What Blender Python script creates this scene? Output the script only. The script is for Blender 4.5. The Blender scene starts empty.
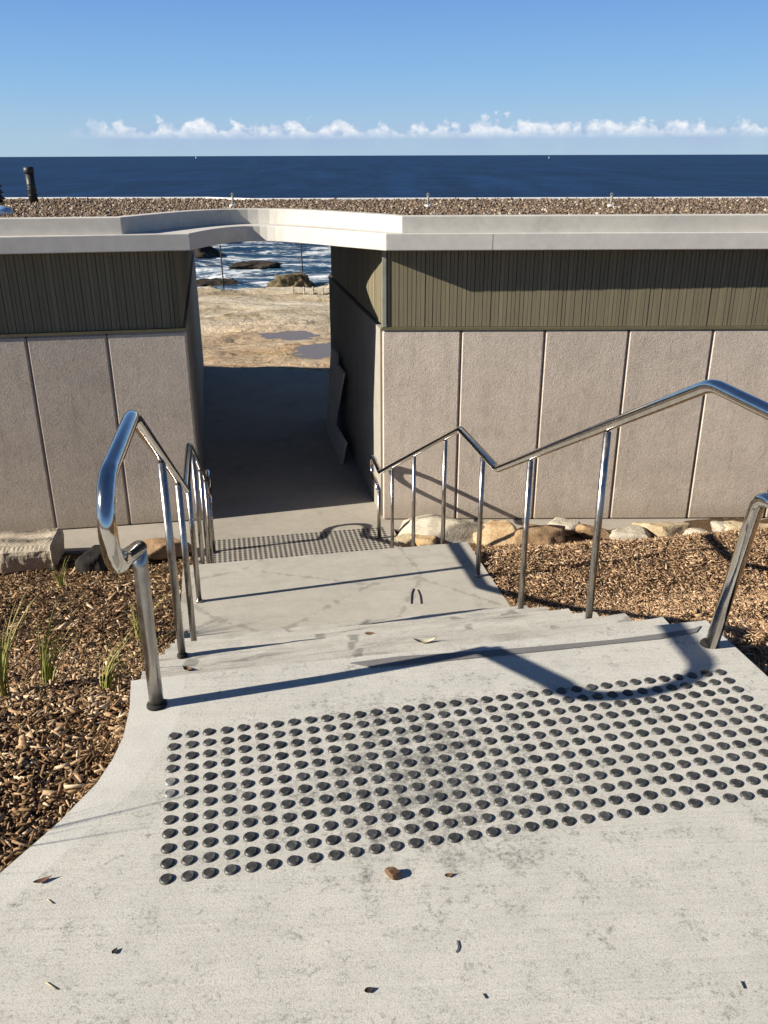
import bpy, bmesh, math, random
import numpy as np
from mathutils import Vector, Matrix, noise as mnoise

random.seed(7)
rng = np.random.default_rng(11)
SC = bpy.context.scene
COL = SC.collection
A = 0.187575                                    # the stairs run 10.75 degrees to the left of the view
E1 = Vector((math.cos(A), math.sin(A), 0)); E2 = Vector((-math.sin(A), math.cos(A), 0))

def T(u, w, z):                                 # stair coordinates -> world
    return E1 * u + E2 * w + Vector((0, 0, z))

def toS(x, y):
    return x * E1.x + y * E1.y, x * E2.x + y * E2.y

# ------------------------------------------------------------------ object helpers
def link(name, me, parent=None, mat=None):
    o = bpy.data.objects.new(name, me); COL.objects.link(o)
    if parent is not None: o.parent = parent
    if mat is not None and me is not None:
        for m in (mat if isinstance(mat, (list, tuple)) else [mat]): me.materials.append(m)
    return o

def mesh(name, verts, faces, parent=None, mat=None, smooth=False, mids=None):
    me = bpy.data.meshes.new(name)
    me.from_pydata([tuple(v) for v in verts], [], [tuple(f) for f in faces])
    if mids is not None: me.polygons.foreach_set('material_index', mids)
    if smooth: me.polygons.foreach_set('use_smooth', [True] * len(me.polygons))
    me.validate(); me.update()
    return link(name, me, parent, mat)

def np_mesh(name, V, F, parent=None, mat=None, smooth=False):
    """V (n,3) floats, F (m,k) ints, all faces with k corners"""
    me = bpy.data.meshes.new(name)
    m, k = F.shape
    me.vertices.add(len(V)); me.vertices.foreach_set('co', V.astype(np.float32).ravel())
    me.loops.add(m * k); me.loops.foreach_set('vertex_index', F.astype(np.int32).ravel())
    me.polygons.add(m)
    me.polygons.foreach_set('loop_start', np.arange(0, m * k, k, dtype=np.int32))
    me.polygons.foreach_set('loop_total', np.full(m, k, dtype=np.int32))
    if smooth: me.polygons.foreach_set('use_smooth', np.ones(m, dtype=bool))
    me.update(calc_edges=True); me.validate()
    return link(name, me, parent, mat)

def bm_obj(name, bm, parent=None, mat=None, smooth=False):
    me = bpy.data.meshes.new(name)
    bmesh.ops.recalc_face_normals(bm, faces=bm.faces)
    if smooth:
        for f in bm.faces: f.smooth = True
    bm.to_mesh(me); bm.free()
    return link(name, me, parent, mat)

def tag(o, label=None, cat=None, group=None, kind=None):
    if label: o['label'] = label
    if cat: o['category'] = cat
    if group: o['group'] = group
    if kind: o['kind'] = kind
    return o

def thing(name, label, cat, loc=(0, 0, 0), group=None):
    o = bpy.data.objects.new(name, None); COL.objects.link(o)
    o.location = loc; o.empty_display_size = 0.2
    return tag(o, label, cat, group)

def rel(o, parent):
    """parent while keeping the world coordinates baked in the mesh"""
    o.parent = parent
    o.location = -Vector(parent.location)
    return o

def bevel(o, w=0.006, seg=2, ang=40):
    m = o.modifiers.new('bevel', 'BEVEL'); m.width = w; m.segments = seg
    m.limit_method = 'ANGLE'; m.angle_limit = math.radians(ang)
    return o

def prism_bm(poly, z0, z1, bm=None):
    """extrude a plan polygon (world xy, counter-clockwise or not)"""
    bm = bm or bmesh.new()
    lo = [bm.verts.new((p[0], p[1], z0)) for p in poly]
    hi = [bm.verts.new((p[0], p[1], z1)) for p in poly]
    n = len(poly)
    bm.faces.new(lo[::-1]); bm.faces.new(hi)
    for i in range(n):
        j = (i + 1) % n
        bm.faces.new((lo[i], lo[j], hi[j], hi[i]))
    return bm

def box_pts(p0, d1, l1, d2, l2):
    """plan rectangle from a corner and two directions"""
    p0 = Vector(p0[:2]); d1 = Vector(d1[:2]); d2 = Vector(d2[:2])
    return [p0, p0 + d1 * l1, p0 + d1 * l1 + d2 * l2, p0 + d2 * l2]

def fillet(pts, radii, seg=8):
    out = [pts[0]]
    for i in range(1, len(pts) - 1):
        r = radii[i]
        if r <= 0: out.append(pts[i]); continue
        a = pts[i - 1] - pts[i]; b = pts[i + 1] - pts[i]
        r_ = min(r, a.length * .49, b.length * .49)
        p = pts[i] + a.normalized() * r_; q = pts[i] + b.normalized() * r_
        for k in range(seg + 1):
            t = k / seg
            out.append(p * (1 - t) ** 2 + pts[i] * 2 * t * (1 - t) + q * t * t)
    out.append(pts[-1])
    return out

def tube_bm(pts, r, n=14, bm=None, caps=True):
    bm = bm or bmesh.new()
    rr = r if isinstance(r, (list, tuple)) else [r] * len(pts)
    rings = []; nrm = None
    for i, p in enumerate(pts):
        if i == 0: t = pts[1] - pts[0]
        elif i == len(pts) - 1: t = pts[-1] - pts[-2]
        else: t = (pts[i + 1] - p).normalized() + (p - pts[i - 1]).normalized()
        t = t.normalized()
        if nrm is None:
            nrm = t.orthogonal().normalized()
        else:
            nrm = (nrm - t * nrm.dot(t)).normalized()
        b = t.cross(nrm)
        k = 1.0
        if 0 < i < len(pts) - 1:
            c = max(0.45, t.dot((p - pts[i - 1]).normalized())); k = 1 / c if c > .75 else 1.15
        rings.append([bm.verts.new(p + (nrm * math.cos(2 * math.pi * j / n) + b * math.sin(2 * math.pi * j / n)) * rr[i] * (1 + (k - 1) * .5)) for j in range(n)])
    for a_, b_ in zip(rings[:-1], rings[1:]):
        for j in range(n):
            bm.faces.new((a_[j], a_[(j + 1) % n], b_[(j + 1) % n], b_[j]))
    if caps:
        bm.faces.new(rings[0][::-1]); bm.faces.new(rings[-1])
    return bm

# ------------------------------------------------------------------ material helpers
class NT:
    def __init__(self, name, rough=0.7, spec=0.3, metal=0.0):
        self.m = bpy.data.materials.new(name); self.m.use_nodes = True
        self.t = self.m.node_tree; self.b = self.t.nodes['Principled BSDF']
        self.b.inputs['Roughness'].default_value = rough
        self.b.inputs['Specular IOR Level'].default_value = spec
        self.b.inputs['Metallic'].default_value = metal
        self.tc = self.t.nodes.new('ShaderNodeTexCoord')
        self.co = self.tc.outputs['Object']
    def n(self, typ, **kw):
        nd = self.t.nodes.new(typ)
        for k, v in kw.items(): setattr(nd, k, v)
        return nd
    def l(self, a, b): self.t.links.new(a, b)
    def mapping(self, scale=(1, 1, 1), rot=(0, 0, 0), loc=(0, 0, 0), co=None):
        nd = self.n('ShaderNodeMapping'); nd.inputs['Scale'].default_value = scale
        nd.inputs['Rotation'].default_value = rot; nd.inputs['Location'].default_value = loc
        self.l(co or self.co, nd.inputs['Vector']); return nd.outputs[0]
    def noise(self, scale, detail=4, rough=.6, co=None, dist=0.0):
        nd = self.n('ShaderNodeTexNoise'); nd.inputs['Scale'].default_value = scale
        nd.inputs['Detail'].default_value = detail; nd.inputs['Roughness'].default_value = rough
        nd.inputs['Distortion'].default_value = dist
        self.l(co or self.co, nd.inputs['Vector']); return nd.outputs['Fac']
    def voro(self, scale, co=None, feature='F1', out='Distance'):
        nd = self.n('ShaderNodeTexVoronoi', feature=feature); nd.inputs['Scale'].default_value = scale
        self.l(co or self.co, nd.inputs['Vector']); return nd.outputs[out]
    def ramp(self, fac, stops, interp='LINEAR'):
        nd = self.n('ShaderNodeValToRGB'); cr = nd.color_ramp; cr.interpolation = interp
        while len(cr.elements) > 1: cr.elements.remove(cr.elements[-1])
        for i, (p, c) in enumerate(stops):
            e = cr.elements[0] if i == 0 else cr.elements.new(p)
            e.position = p
            e.color = (c, c, c, 1) if not hasattr(c, '__len__') else (*c, 1)
        self.l(fac, nd.inputs['Fac']); return nd.outputs['Color']
    def mix(self, fac, a, b, mode='MIX'):
        nd = self.n('ShaderNodeMix', data_type='RGBA', blend_type=mode)
        for s, v in ((nd.inputs[0], fac), (nd.inputs[6], a), (nd.inputs[7], b)):
            if isinstance(v, bpy.types.NodeSocket): self.l(v, s)
            elif isinstance(v, (int, float)): s.default_value = v if s.type == 'VALUE' else (v, v, v, 1)
            else: s.default_value = (*v, 1)
        return nd.outputs[2]
    def math(self, op, a, b=0.0, c=None, clamp=False):
        nd = self.n('ShaderNodeMath', operation=op, use_clamp=clamp)
        for s, v in zip(nd.inputs, (a, b) if c is None else (a, b, c)):
            if isinstance(v, bpy.types.NodeSocket): self.l(v, s)
            else: s.default_value = v
        return nd.outputs[0]
    def bump(self, h, strength=.3, dist=.01, prev=None):
        nd = self.n('ShaderNodeBump'); nd.inputs['Strength'].default_value = strength
        nd.inputs['Distance'].default_value = dist
        self.l(h, nd.inputs['Height'])
        if prev is not None: self.l(prev, nd.inputs['Normal'])
        return nd.outputs[0]
    def col(self, c):
        if isinstance(c, bpy.types.NodeSocket): self.l(c, self.b.inputs['Base Color'])
        else: self.b.inputs['Base Color'].default_value = (*c, 1)
        return self
    def nor(self, n): self.l(n, self.b.inputs['Normal']); return self
    def rgh(self, s): self.l(s, self.b.inputs['Roughness']); return self

def concrete(name, base, var=.12, grain=.5, stain=.35, broom=0.0, bumpk=.35, wear=0.0, grime=False):
    k = NT(name, rough=.88, spec=.2)
    big = k.noise(1.3, 6, .65); mid = k.noise(9, 5, .65); fine = k.noise(230, 3, .75); sand = k.noise(620, 2, .7)
    dk = tuple(c * (1 - var * 1.6) for c in base); lt = tuple(min(1, c * (1 + var)) for c in base)
    c = k.ramp(big, [(.3, dk), (.5, base), (.72, lt)])
    c = k.mix(.55, c, k.ramp(mid, [(.3, tuple(v * .86 for v in base)), (.65, tuple(min(1, v * 1.08) for v in base))]))
    c = k.mix(grain, c, k.ramp(fine, [(.25, .45), (.5, .98), (.75, 1.12)]), 'MULTIPLY')
    c = k.mix(grain * .8, c, k.ramp(sand, [(.3, .6), (.55, 1.0), (.8, 1.15)]), 'MULTIPLY')
    gv = k.n('ShaderNodeTexVoronoi'); gv.inputs['Scale'].default_value = 300; k.l(k.co, gv.inputs['Vector'])
    gs_ = k.n('ShaderNodeSeparateColor'); k.l(gv.outputs['Color'], gs_.inputs[0])
    c = k.mix(grain, c, k.ramp(gs_.outputs[0], [(0, .68), (.05, .78), (.14, .95), (.5, 1.0), (.86, 1.03), (1, 1.12)]), 'MULTIPLY')
    st = k.noise(2.1, 8, .72, k.mapping(loc=(3, 7, 1)), .4)
    c = k.mix(stain, c, k.ramp(st, [(.40, 1.0), (.56, .96), (.68, .66), (.8, .5)]), 'MULTIPLY')
    sp = k.voro(23, k.mapping(loc=(1, 2, 0)))
    c = k.mix(stain, c, k.ramp(sp, [(.0, .35), (.06, .7), (.10, 1.0)]), 'MULTIPLY')
    if wear > 0:
        sc = k.noise(3.0, 8, .8, k.mapping(scale=(.30, 3.6, 3), co=k.mapping(rot=(0, 0, -A))), .5)
        c = k.mix(wear, c, k.ramp(sc, [(.34, .40), (.44, .86), (.55, 1.0), (.78, 1.15)]), 'MULTIPLY')
    if grime:
        dn = k.n('ShaderNodeVectorMath', operation='DISTANCE'); k.l(k.co, dn.inputs[0]); dn.inputs[1].default_value = (.12, 1.92, 0)
        gm = k.noise(14, 7, .8, k.mapping(loc=(2, 5, 0))); gp = k.noise(85, 3, .7, k.mapping(loc=(2, 5, 0)))
        reach = k.ramp(dn.outputs['Value'], [(.05, .17), (.30, .08), (.52, -.26)])
        g = k.ramp(k.math('ADD', k.math('MULTIPLY_ADD', gp, .5, gm), reach), [(.80, 1.0), (.90, .62), (1.0, .28)])
        c = k.mix(.85, c, g, 'MULTIPLY')
        bl = k.noise(5.5, 6, .7, k.mapping(loc=(8, 1, 0))); tl = k.noise(60, 4, .7, k.mapping(scale=(.03, 1.5, 1), co=k.mapping(rot=(0, 0, -A * .25)))); c = k.mix(.35, c, k.ramp(tl, [(.36, .80), (.5, 1.0), (.66, 1.07)]), 'MULTIPLY')
        c = k.mix(.10, c, k.ramp(bl, [(.52, 1.0), (.64, .80), (.76, .62)]), 'MULTIPLY')
    if wear > 0:
        ed = k.voro(1.15, k.mapping(scale=(1, 1, 1), loc=(.3, .9, 0), co=k.mapping(rot=(0, 0, -A))), 'DISTANCE_TO_EDGE')
        ed = k.math('ADD', ed, k.math('MULTIPLY_ADD', mid, .16, -.08))
        c = k.mix(.55 * min(1, wear + .3), c, k.ramp(ed, [(.0, .25), (.008, .5), (.016, 1.0)]), 'MULTIPLY')
        ch = k.noise(26, 6, .8, k.mapping(loc=(4, 4, 4))); c = k.mix(.6, c, k.ramp(ch, [(.60, 1.0), (.68, .62), (.76, .38)]), 'MULTIPLY')
    k.col(c)
    b = k.bump(fine, bumpk, .004); b = k.bump(sand, bumpk * .8, .002, b); b = k.bump(mid, .06, .010, b)
    if broom > 0:
        br = k.noise(55, 3, .7, k.mapping(scale=(.02, 1.6, 1), co=k.mapping(rot=(0, 0, -A * .25))))
        b = k.bump(br, broom, .003, b)
    k.nor(b); return k.m

M = {}
M['path'] = concrete('path_concrete', (.55, .53, .475), .07, .70, .16, .22, .25, grime=True)
M['border'] = concrete('border_concrete', (.57, .55, .50), .10, .5, .6, .0, .3)
M['stair'] = concrete('stair_concrete', (.55, .525, .46), .12, .6, .7, .0, .45, wear=1.0)
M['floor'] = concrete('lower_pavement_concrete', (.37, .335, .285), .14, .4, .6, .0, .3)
M['slab'] = concrete('roof_slab_concrete', (.52, .50, .465), .10, .18, .30, .0, .12)
M['upstand'] = concrete('parapet_concrete', (.52, .50, .455), .16, .25, .6, .0, .12)
M['footing'] = concrete('footing_concrete', (.42, .38, .32), .16, .4, .6, .0, .3)
M['patch'] = concrete('mortar_patch', (.19, .185, .18), .14, .5, .3, .0, .4)

def panel_mat():
    k = NT('precast_panel', rough=.92, spec=.15)
    f = k.noise(95, 4, .7); v = k.noise(42, 5, .75, None, .2); big = k.noise(2.2, 4, .6); cr = k.noise(9, 8, .75, k.mapping(loc=(4, 1, 2)), .5)
    gi = k.n('ShaderNodeObjectInfo').outputs['Random']
    base = (.52, .45, .378)
    c = k.ramp(f, [(.28, tuple(x * .62 for x in base)), (.5, base), (.75, tuple(x * 1.25 for x in base))])
    c = k.mix(.6, c, k.ramp(big, [(.3, .84), (.7, 1.1)]), 'MULTIPLY')
    c = k.mix(.55, c, k.ramp(cr, [(.36, .78), (.48, .98), (.60, 1.04), (.70, 1.28)]), 'MULTIPLY')
    c = k.mix(1.0, c, k.ramp(gi, [(0, .88), (1, 1.07)]), 'MULTIPLY')
    stk = k.noise(6, 6, .7, k.mapping(scale=(1.6, 1.6, .12), loc=(3, 3, 3)))
    c = k.mix(.55, c, k.ramp(stk, [(.50, 1.0), (.62, .86), (.74, .70)]), 'MULTIPLY')
    sp_ = k.n('ShaderNodeSeparateXYZ'); k.l(k.co, sp_.inputs[0])
    spl = k.ramp(k.math('ADD', k.math('MULTIPLY_ADD', sp_.outputs['Z'], -1.0, -1.75), k.math('MULTIPLY', cr, .55)), [(.40, 0.0), (.62, .5)])
    c = k.mix(spl, c, (.24, .19, .13))
    k.col(c)
    b = k.bump(v, .5, .010); b = k.bump(f, .7, .006, b); b = k.bump(cr, .3, .010, b)
    k.nor(b); return k.m
M['panel'] = panel_mat()

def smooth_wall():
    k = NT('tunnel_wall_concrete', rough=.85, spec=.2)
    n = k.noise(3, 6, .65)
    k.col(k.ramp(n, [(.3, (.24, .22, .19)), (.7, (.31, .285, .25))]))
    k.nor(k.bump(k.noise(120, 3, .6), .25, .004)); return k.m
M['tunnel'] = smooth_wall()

def clad_mat():
    k = NT('olive_timber_cladding', rough=.62, spec=.28)
    r = k.n('ShaderNodeNewGeometry').outputs['Random Per Island']
    grain = k.noise(16, 5, .7, k.mapping(scale=(5, 5, .25)))
    c = k.ramp(r, [(0, (.170, .148, .094)), (.5, (.178, .155, .099)), (.9, (.186, .162, .104)), (1, (.21, .182, .118))])
    c = k.mix(.6, c, k.ramp(grain, [(.3, .78), (.7, 1.15)]), 'MULTIPLY')
    k.col(c); k.nor(k.bump(grain, .15, .004)); return k.m
M['clad'] = clad_mat()

def plain(name, c, rough=.6, spec=.3, metal=0, var=.15, sc=12):
    k = NT(name, rough, spec, metal)
    n = k.noise(sc, 5, .65)
    k.col(k.ramp(n, [(.3, tuple(x * (1 - var) for x in c)), (.7, tuple(min(1, x * (1 + var)) for x in c))]))
    return k.m
M['trim'] = plain('olive_flashing', (.12, .105, .06), .5, .35)
M['dark'] = plain('dark_gap', (.018, .017, .016), .9, .1)
M['sealant'] = plain('joint_sealant', (.17, .15, .125), .8, .2)
M['corner'] = plain('corner_angle', (.24, .235, .20), .55, .3)
M['cap'] = plain('white_capping', (.70, .70, .68), .5, .3)
M['lining'] = plain('soffit_lining', (.40, .38, .35), .8, .2)
M['board'] = plain('grey_leaning_board', (.58, .55, .50), .75, .25)
M['black'] = plain('black_plastic', (.02, .02, .022), .5, .4)
M['rubber'] = plain('black_rubber', (.02, .019, .018), .8, .2)
M['blue'] = plain('pale_blue_plastic', (.22, .40, .62), .35, .5)
M['boatwhite'] = plain('boat_white', (.8, .8, .8), .5, .3)

def steel(name, rough, dim=1.0):
    k = NT(name, rough, .5, 1.0)
    n = k.noise(30, 6, .7, k.mapping(scale=(1, 1, .5))); s = k.noise(14, 3, .6)
    k.col(k.ramp(n, [(.2, tuple(dim * v for v in (.40, .33, .26))), (.38, tuple(dim * v for v in (.56, .52, .47))), (.6, tuple(dim * v for v in (.66, .63, .59)))]))
    k.rgh(k.ramp(s, [(.35, rough * .7), (.6, rough * 1.1), (.8, rough * 1.9)]))
    k.nor(k.bump(k.noise(220, 2, .5, k.mapping(scale=(1, 1, .04))), .05, .0015)); return k.m
M['steel'] = steel('polished_stainless_steel', .12)
M['steelpost'] = steel('brushed_stainless_steel', .32, .64)

def stud_mat(name, c0, c1):
    k = NT(name, rough=.5, spec=.32)
    oi = k.n('ShaderNodeObjectInfo').outputs['Random']
    geo = k.n('ShaderNodeNewGeometry').outputs['Random Per Island']
    rr = k.math('FRACT', k.math('ADD', oi, geo))
    n = k.noise(90, 5, .7); d = k.noise(6, 4, .6)
    c = k.ramp(rr, [(0, c0), (1, c1)])
    c = k.mix(.85, c, k.ramp(n, [(.35, .65), (.55, 1.0), (.72, 2.2)]), 'MULTIPLY')
    c = k.mix(k.ramp(n, [(.62, 0.0), (.8, .45)]), c, (.30, .27, .23))
    k.col(c); k.rgh(k.ramp(d, [(.3, .32), (.7, .55)])); k.nor(k.bump(n, .3, .002)); return k.m
M['stud'] = stud_mat('black_stud', (.034, .034, .032), (.070, .069, .065))
M['studpale'] = stud_mat('worn_stud', (.17, .17, .16), (.20, .195, .18))

def mulch_mat(name, stops):
    k = NT(name, rough=.85, spec=.15)
    r = k.n('ShaderNodeNewGeometry').outputs['Random Per Island']
    g = k.noise(70, 4, .7, k.mapping(scale=(1, 1, 3)))
    c = k.mix(.6, k.ramp(r, stops), k.ramp(g, [(.3, .7), (.7, 1.2)]), 'MULTIPLY')
    k.col(c); return k.m
M['chip_l'] = mulch_mat('wood_chip', [(0, (.045, .027, .015)), (.3, (.13, .076, .038)), (.58, (.27, .165, .085)), (.84, (.40, .27, .155)), (1, (.64, .49, .33))])
M['chip_r'] = mulch_mat('pale_wood_chip', [(0, (.16, .098, .055)), (.3, (.29, .18, .10)), (.65, (.42, .275, .16)), (.88, (.52, .36, .22)), (1, (.66, .50, .34))])
M['gravel'] = mulch_mat('roof_gravel', [(0, (.05, .038, .03)), (.3, (.12, .085, .06)), (.55, (.21, .155, .10)), (.75, (.17, .11, .09)), (.92, (.32, .26, .19)), (1, (.50, .45, .37))])
def soil():
    k = NT('soil', rough=.95, spec=.1)
    n = k.noise(40, 6, .7)
    k.col(k.ramp(n, [(.3, (.05, .032, .018)), (.6, (.14, .088, .05)), (.8, (.25, .16, .09))]))
    k.nor(k.bump(n, .8, .03)); return k.m
M['soil'] = soil()

def sandstone(name, a, b, c_, sc=6.0, bumpd=.03):
    k = NT(name, rough=.9, spec=.15)
    n = k.noise(sc, 7, .68); f = k.noise(sc * 9, 4, .7); o = k.noise(sc * .45, 5, .6, k.mapping(loc=(5, 2, 8)))
    c = k.ramp(n, [(.3, a), (.5, b), (.72, c_)])
    c = k.mix(.7, c, k.ramp(f, [(.3, .62), (.55, 1.0), (.8, 1.18)]), 'MULTIPLY')
    c = k.mix(.6, c, k.ramp(o, [(.35, .7), (.6, 1.08)]), 'MULTIPLY')
    k.col(c); k.nor(k.bump(f, .5, bumpd * .4, k.bump(n, .7, bumpd))); return k.m
M['st_pale'] = sandstone('pale_sandstone', (.32, .275, .21), (.47, .42, .335), (.57, .525, .44))
M['st_orange'] = sandstone('orange_sandstone', (.36, .23, .12), (.52, .37, .21), (.60, .49, .33))
M['st_brown'] = sandstone('brown_sandstone', (.18, .12, .07), (.32, .21, .12), (.42, .31, .19))
M['st_grey'] = sandstone('grey_sandstone', (.30, .265, .205), (.44, .39, .31), (.52, .47, .385))
M['st_tan'] = sandstone('tan_sandstone', (.36, .27, .16), (.50, .40, .26), (.58, .50, .36))
M['st_hollow'] = sandstone('hollow_shade', (.015, .014, .013), (.03, .028, .026), (.06, .055, .05))  # near-black tone puts the shade of the hollow into the colour
M['st_wet'] = sandstone('wet_shore_rock', (.018, .015, .012), (.045, .036, .028), (.10, .085, .06), 1.2, .1)
M['st_crag'] = sandstone('weathered_crag', (.05, .04, .025), (.14, .11, .065), (.24, .19, .11), 1.0, .15)

def grass_mat():
    k = NT('grass_blade', rough=.6, spec=.25)
    r = k.n('ShaderNodeNewGeometry').outputs['Random Per Island']
    z = k.n('ShaderNodeSeparateXYZ'); k.l(k.tc.outputs['Generated'], z.inputs[0])
    c = k.mix(k.ramp(z.outputs['Z'], [(.3, 0.0), (1, .8)]), k.ramp(r, [(0, (.13, .16, .03)), (.5, (.24, .26, .065)), (1, (.40, .34, .13))]), (.30, .25, .10))
    k.col(c); k.b.inputs['Subsurface Weight'].default_value = 0.0
    return k.m
M['grass'] = grass_mat()
M['leaf'] = plain('dead_leaf', (.16, .09, .05), .7, .25, 0, .4, 60)
M['leafpale'] = plain('bleached_leaf', (.48, .42, .30), .7, .25, 0, .3, 60)
M['straw'] = plain('straw', (.42, .34, .20), .7, .2, 0, .2, 60)
M['twig'] = plain('dark_twig', (.035, .028, .022), .8, .2, 0, .3, 60)

# ------------------------------------------------------------------ camera
PITCH, ROLL, H, F = .394393, -.003284, 1.5769, 862.89
fw = Vector((0, math.cos(PITCH), -math.sin(PITCH))); rt = Vector((1, 0, 0)); up = rt.cross(fw)
r1 = rt * math.cos(ROLL) + up * math.sin(ROLL); u1 = -rt * math.sin(ROLL) + up * math.cos(ROLL)
cd = bpy.data.cameras.new('camera'); cam = bpy.data.objects.new('camera', cd); COL.objects.link(cam)
cd.sensor_fit = 'VERTICAL'; cd.sensor_height = 36; cd.lens = F / 1024 * 36
cd.clip_start = .05; cd.clip_end = 200000
R3 = Matrix((r1, u1, -fw)).transposed()
cam.matrix_world = Matrix.Translation((0, 0, H)) @ R3.to_4x4()
SC.camera = cam

def unproj(px, py, z):                           # point of the plane z seen at a pixel of the photograph: used only to read off positions
    v = fw + r1 * ((px - 384) / F) + u1 * ((512 - py) / F)
    return Vector((0, 0, H)) + v * ((z - H) / v.z)

# ------------------------------------------------------------------ light
AZ, EL = math.radians(15.6), math.radians(25.5)
ldir = Vector((math.cos(EL) * math.cos(AZ), math.cos(EL) * math.sin(AZ), -math.sin(EL)))
sd = bpy.data.lights.new('sun', 'SUN'); sun = bpy.data.objects.new('sun', sd); COL.objects.link(sun)
sd.energy = 5.0; sd.angle = math.radians(.53); sd.color = (1, .925, .80)
sun.rotation_euler = ldir.to_track_quat('-Z', 'Y').to_euler(); sun.location = -ldir * 50

W = bpy.data.worlds.new('World'); SC.world = W; W.use_nodes = True
wt = W.node_tree; bg = wt.nodes['Background']; bg.inputs['Strength'].default_value = .05
sky = wt.nodes.new('ShaderNodeTexSky'); sky.sky_type = 'NISHITA'; sky.sun_disc = False
sky.sun_elevation = EL; sky.sun_rotation = math.atan2(-ldir.x, -ldir.y)
sky.altitude = 0; sky.air_density = 1.0; sky.dust_density = .15; sky.ozone_density = 2.0

class WN(NT):
    def __init__(self): self.t = wt; self.tc = wt.nodes.new('ShaderNodeTexCoord'); self.co = self.tc.outputs['Generated']
w = WN()
sx = w.n('ShaderNodeSeparateXYZ'); w.l(w.co, sx.inputs[0])
az = w.math('ARCTAN2', sx.outputs['X'], sx.outputs['Y'])
el = w.math('ARCSINE', sx.outputs['Z'])
deg = 180 / math.pi
azd = w.math('MULTIPLY', az, deg); eld = w.math('MULTIPLY', el, deg)
cv = w.n('ShaderNodeCombineXYZ'); w.l(azd, cv.inputs[0]); w.l(w.math('MULTIPLY', eld, 1.12), cv.inputs[1])
puff = w.noise(.95, 7, .52, cv.outputs[0], .1)
ca = w.n('ShaderNodeCombineXYZ'); w.l(azd, ca.inputs[0])
big = w.noise(.22, 2, .5, ca.outputs[0])                         # how tall the bank is at each bearing
tops = w.math('MULTIPLY_ADD', big, 2.1, .52)                    # degrees above the horizon
body = w.math('SUBTRACT', tops, eld)                             # >0 below the top
floor_ = w.ramp(w.math('MULTIPLY', eld, .2), [(.15, 0.0), (.27, 1.0)])
dens = w.math('MULTIPLY_ADD', body, .30, puff)
dens = w.ramp(dens, [(.49, 0.0), (.62, 1.0)])
side = w.ramp(w.math('MULTIPLY_ADD', azd, .01, .5), [(.31, 0.0), (.35, 1.0)])
cloud = w.math('MULTIPLY', w.math('MULTIPLY', dens, floor_), side)
veil_n = w.noise(.3, 4, .6, cv.outputs[0])
veil = w.ramp(w.math('MULTIPLY', eld, .2), [(.0, .45), (.12, .9), (.25, .8), (.38, 0.0)])
veil = w.math('MULTIPLY', w.math('MULTIPLY', veil, side), w.ramp(veil_n, [(.35, .2), (.6, 1.0)]))
grad = w.ramp(w.math('MULTIPLY', eld, 1 / 90), [(0, (.43, .65, .87)), (.012, (.40, .63, .88)), (.045, (.27, .54, .92)), (.09, (.175, .40, .86)), (.25, (.045, .105, .27)), (1, (.020, .05, .14))])
gs = w.n('ShaderNodeVectorMath', operation='SCALE'); w.l(grad, gs.inputs[0]); gs.inputs['Scale'].default_value = 9.1
clear = w.mix(.85, sky.outputs[0], gs.outputs[0])
base = w.mix(w.math('MULTIPLY', veil, .85), clear, (4.0, 5.2, 7.4))
shade = w.noise(1.6, 4, .6, w.mapping(loc=(.3, -.25, 0), co=cv.outputs[0]))
ccol = w.ramp(shade, [(.35, (6.0, 6.9, 8.4)), (.62, (9.6, 9.8, 10.0))])
final = w.mix(w.math('MULTIPLY', cloud, .92), base, ccol)
w.l(final, bg.inputs['Color'])

SC.view_settings.view_transform = 'Standard'; SC.view_settings.look = 'None'
SC.view_settings.gamma = 1; SC.view_settings.exposure = 1.0
SC.render.engine = 'CYCLES'

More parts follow.
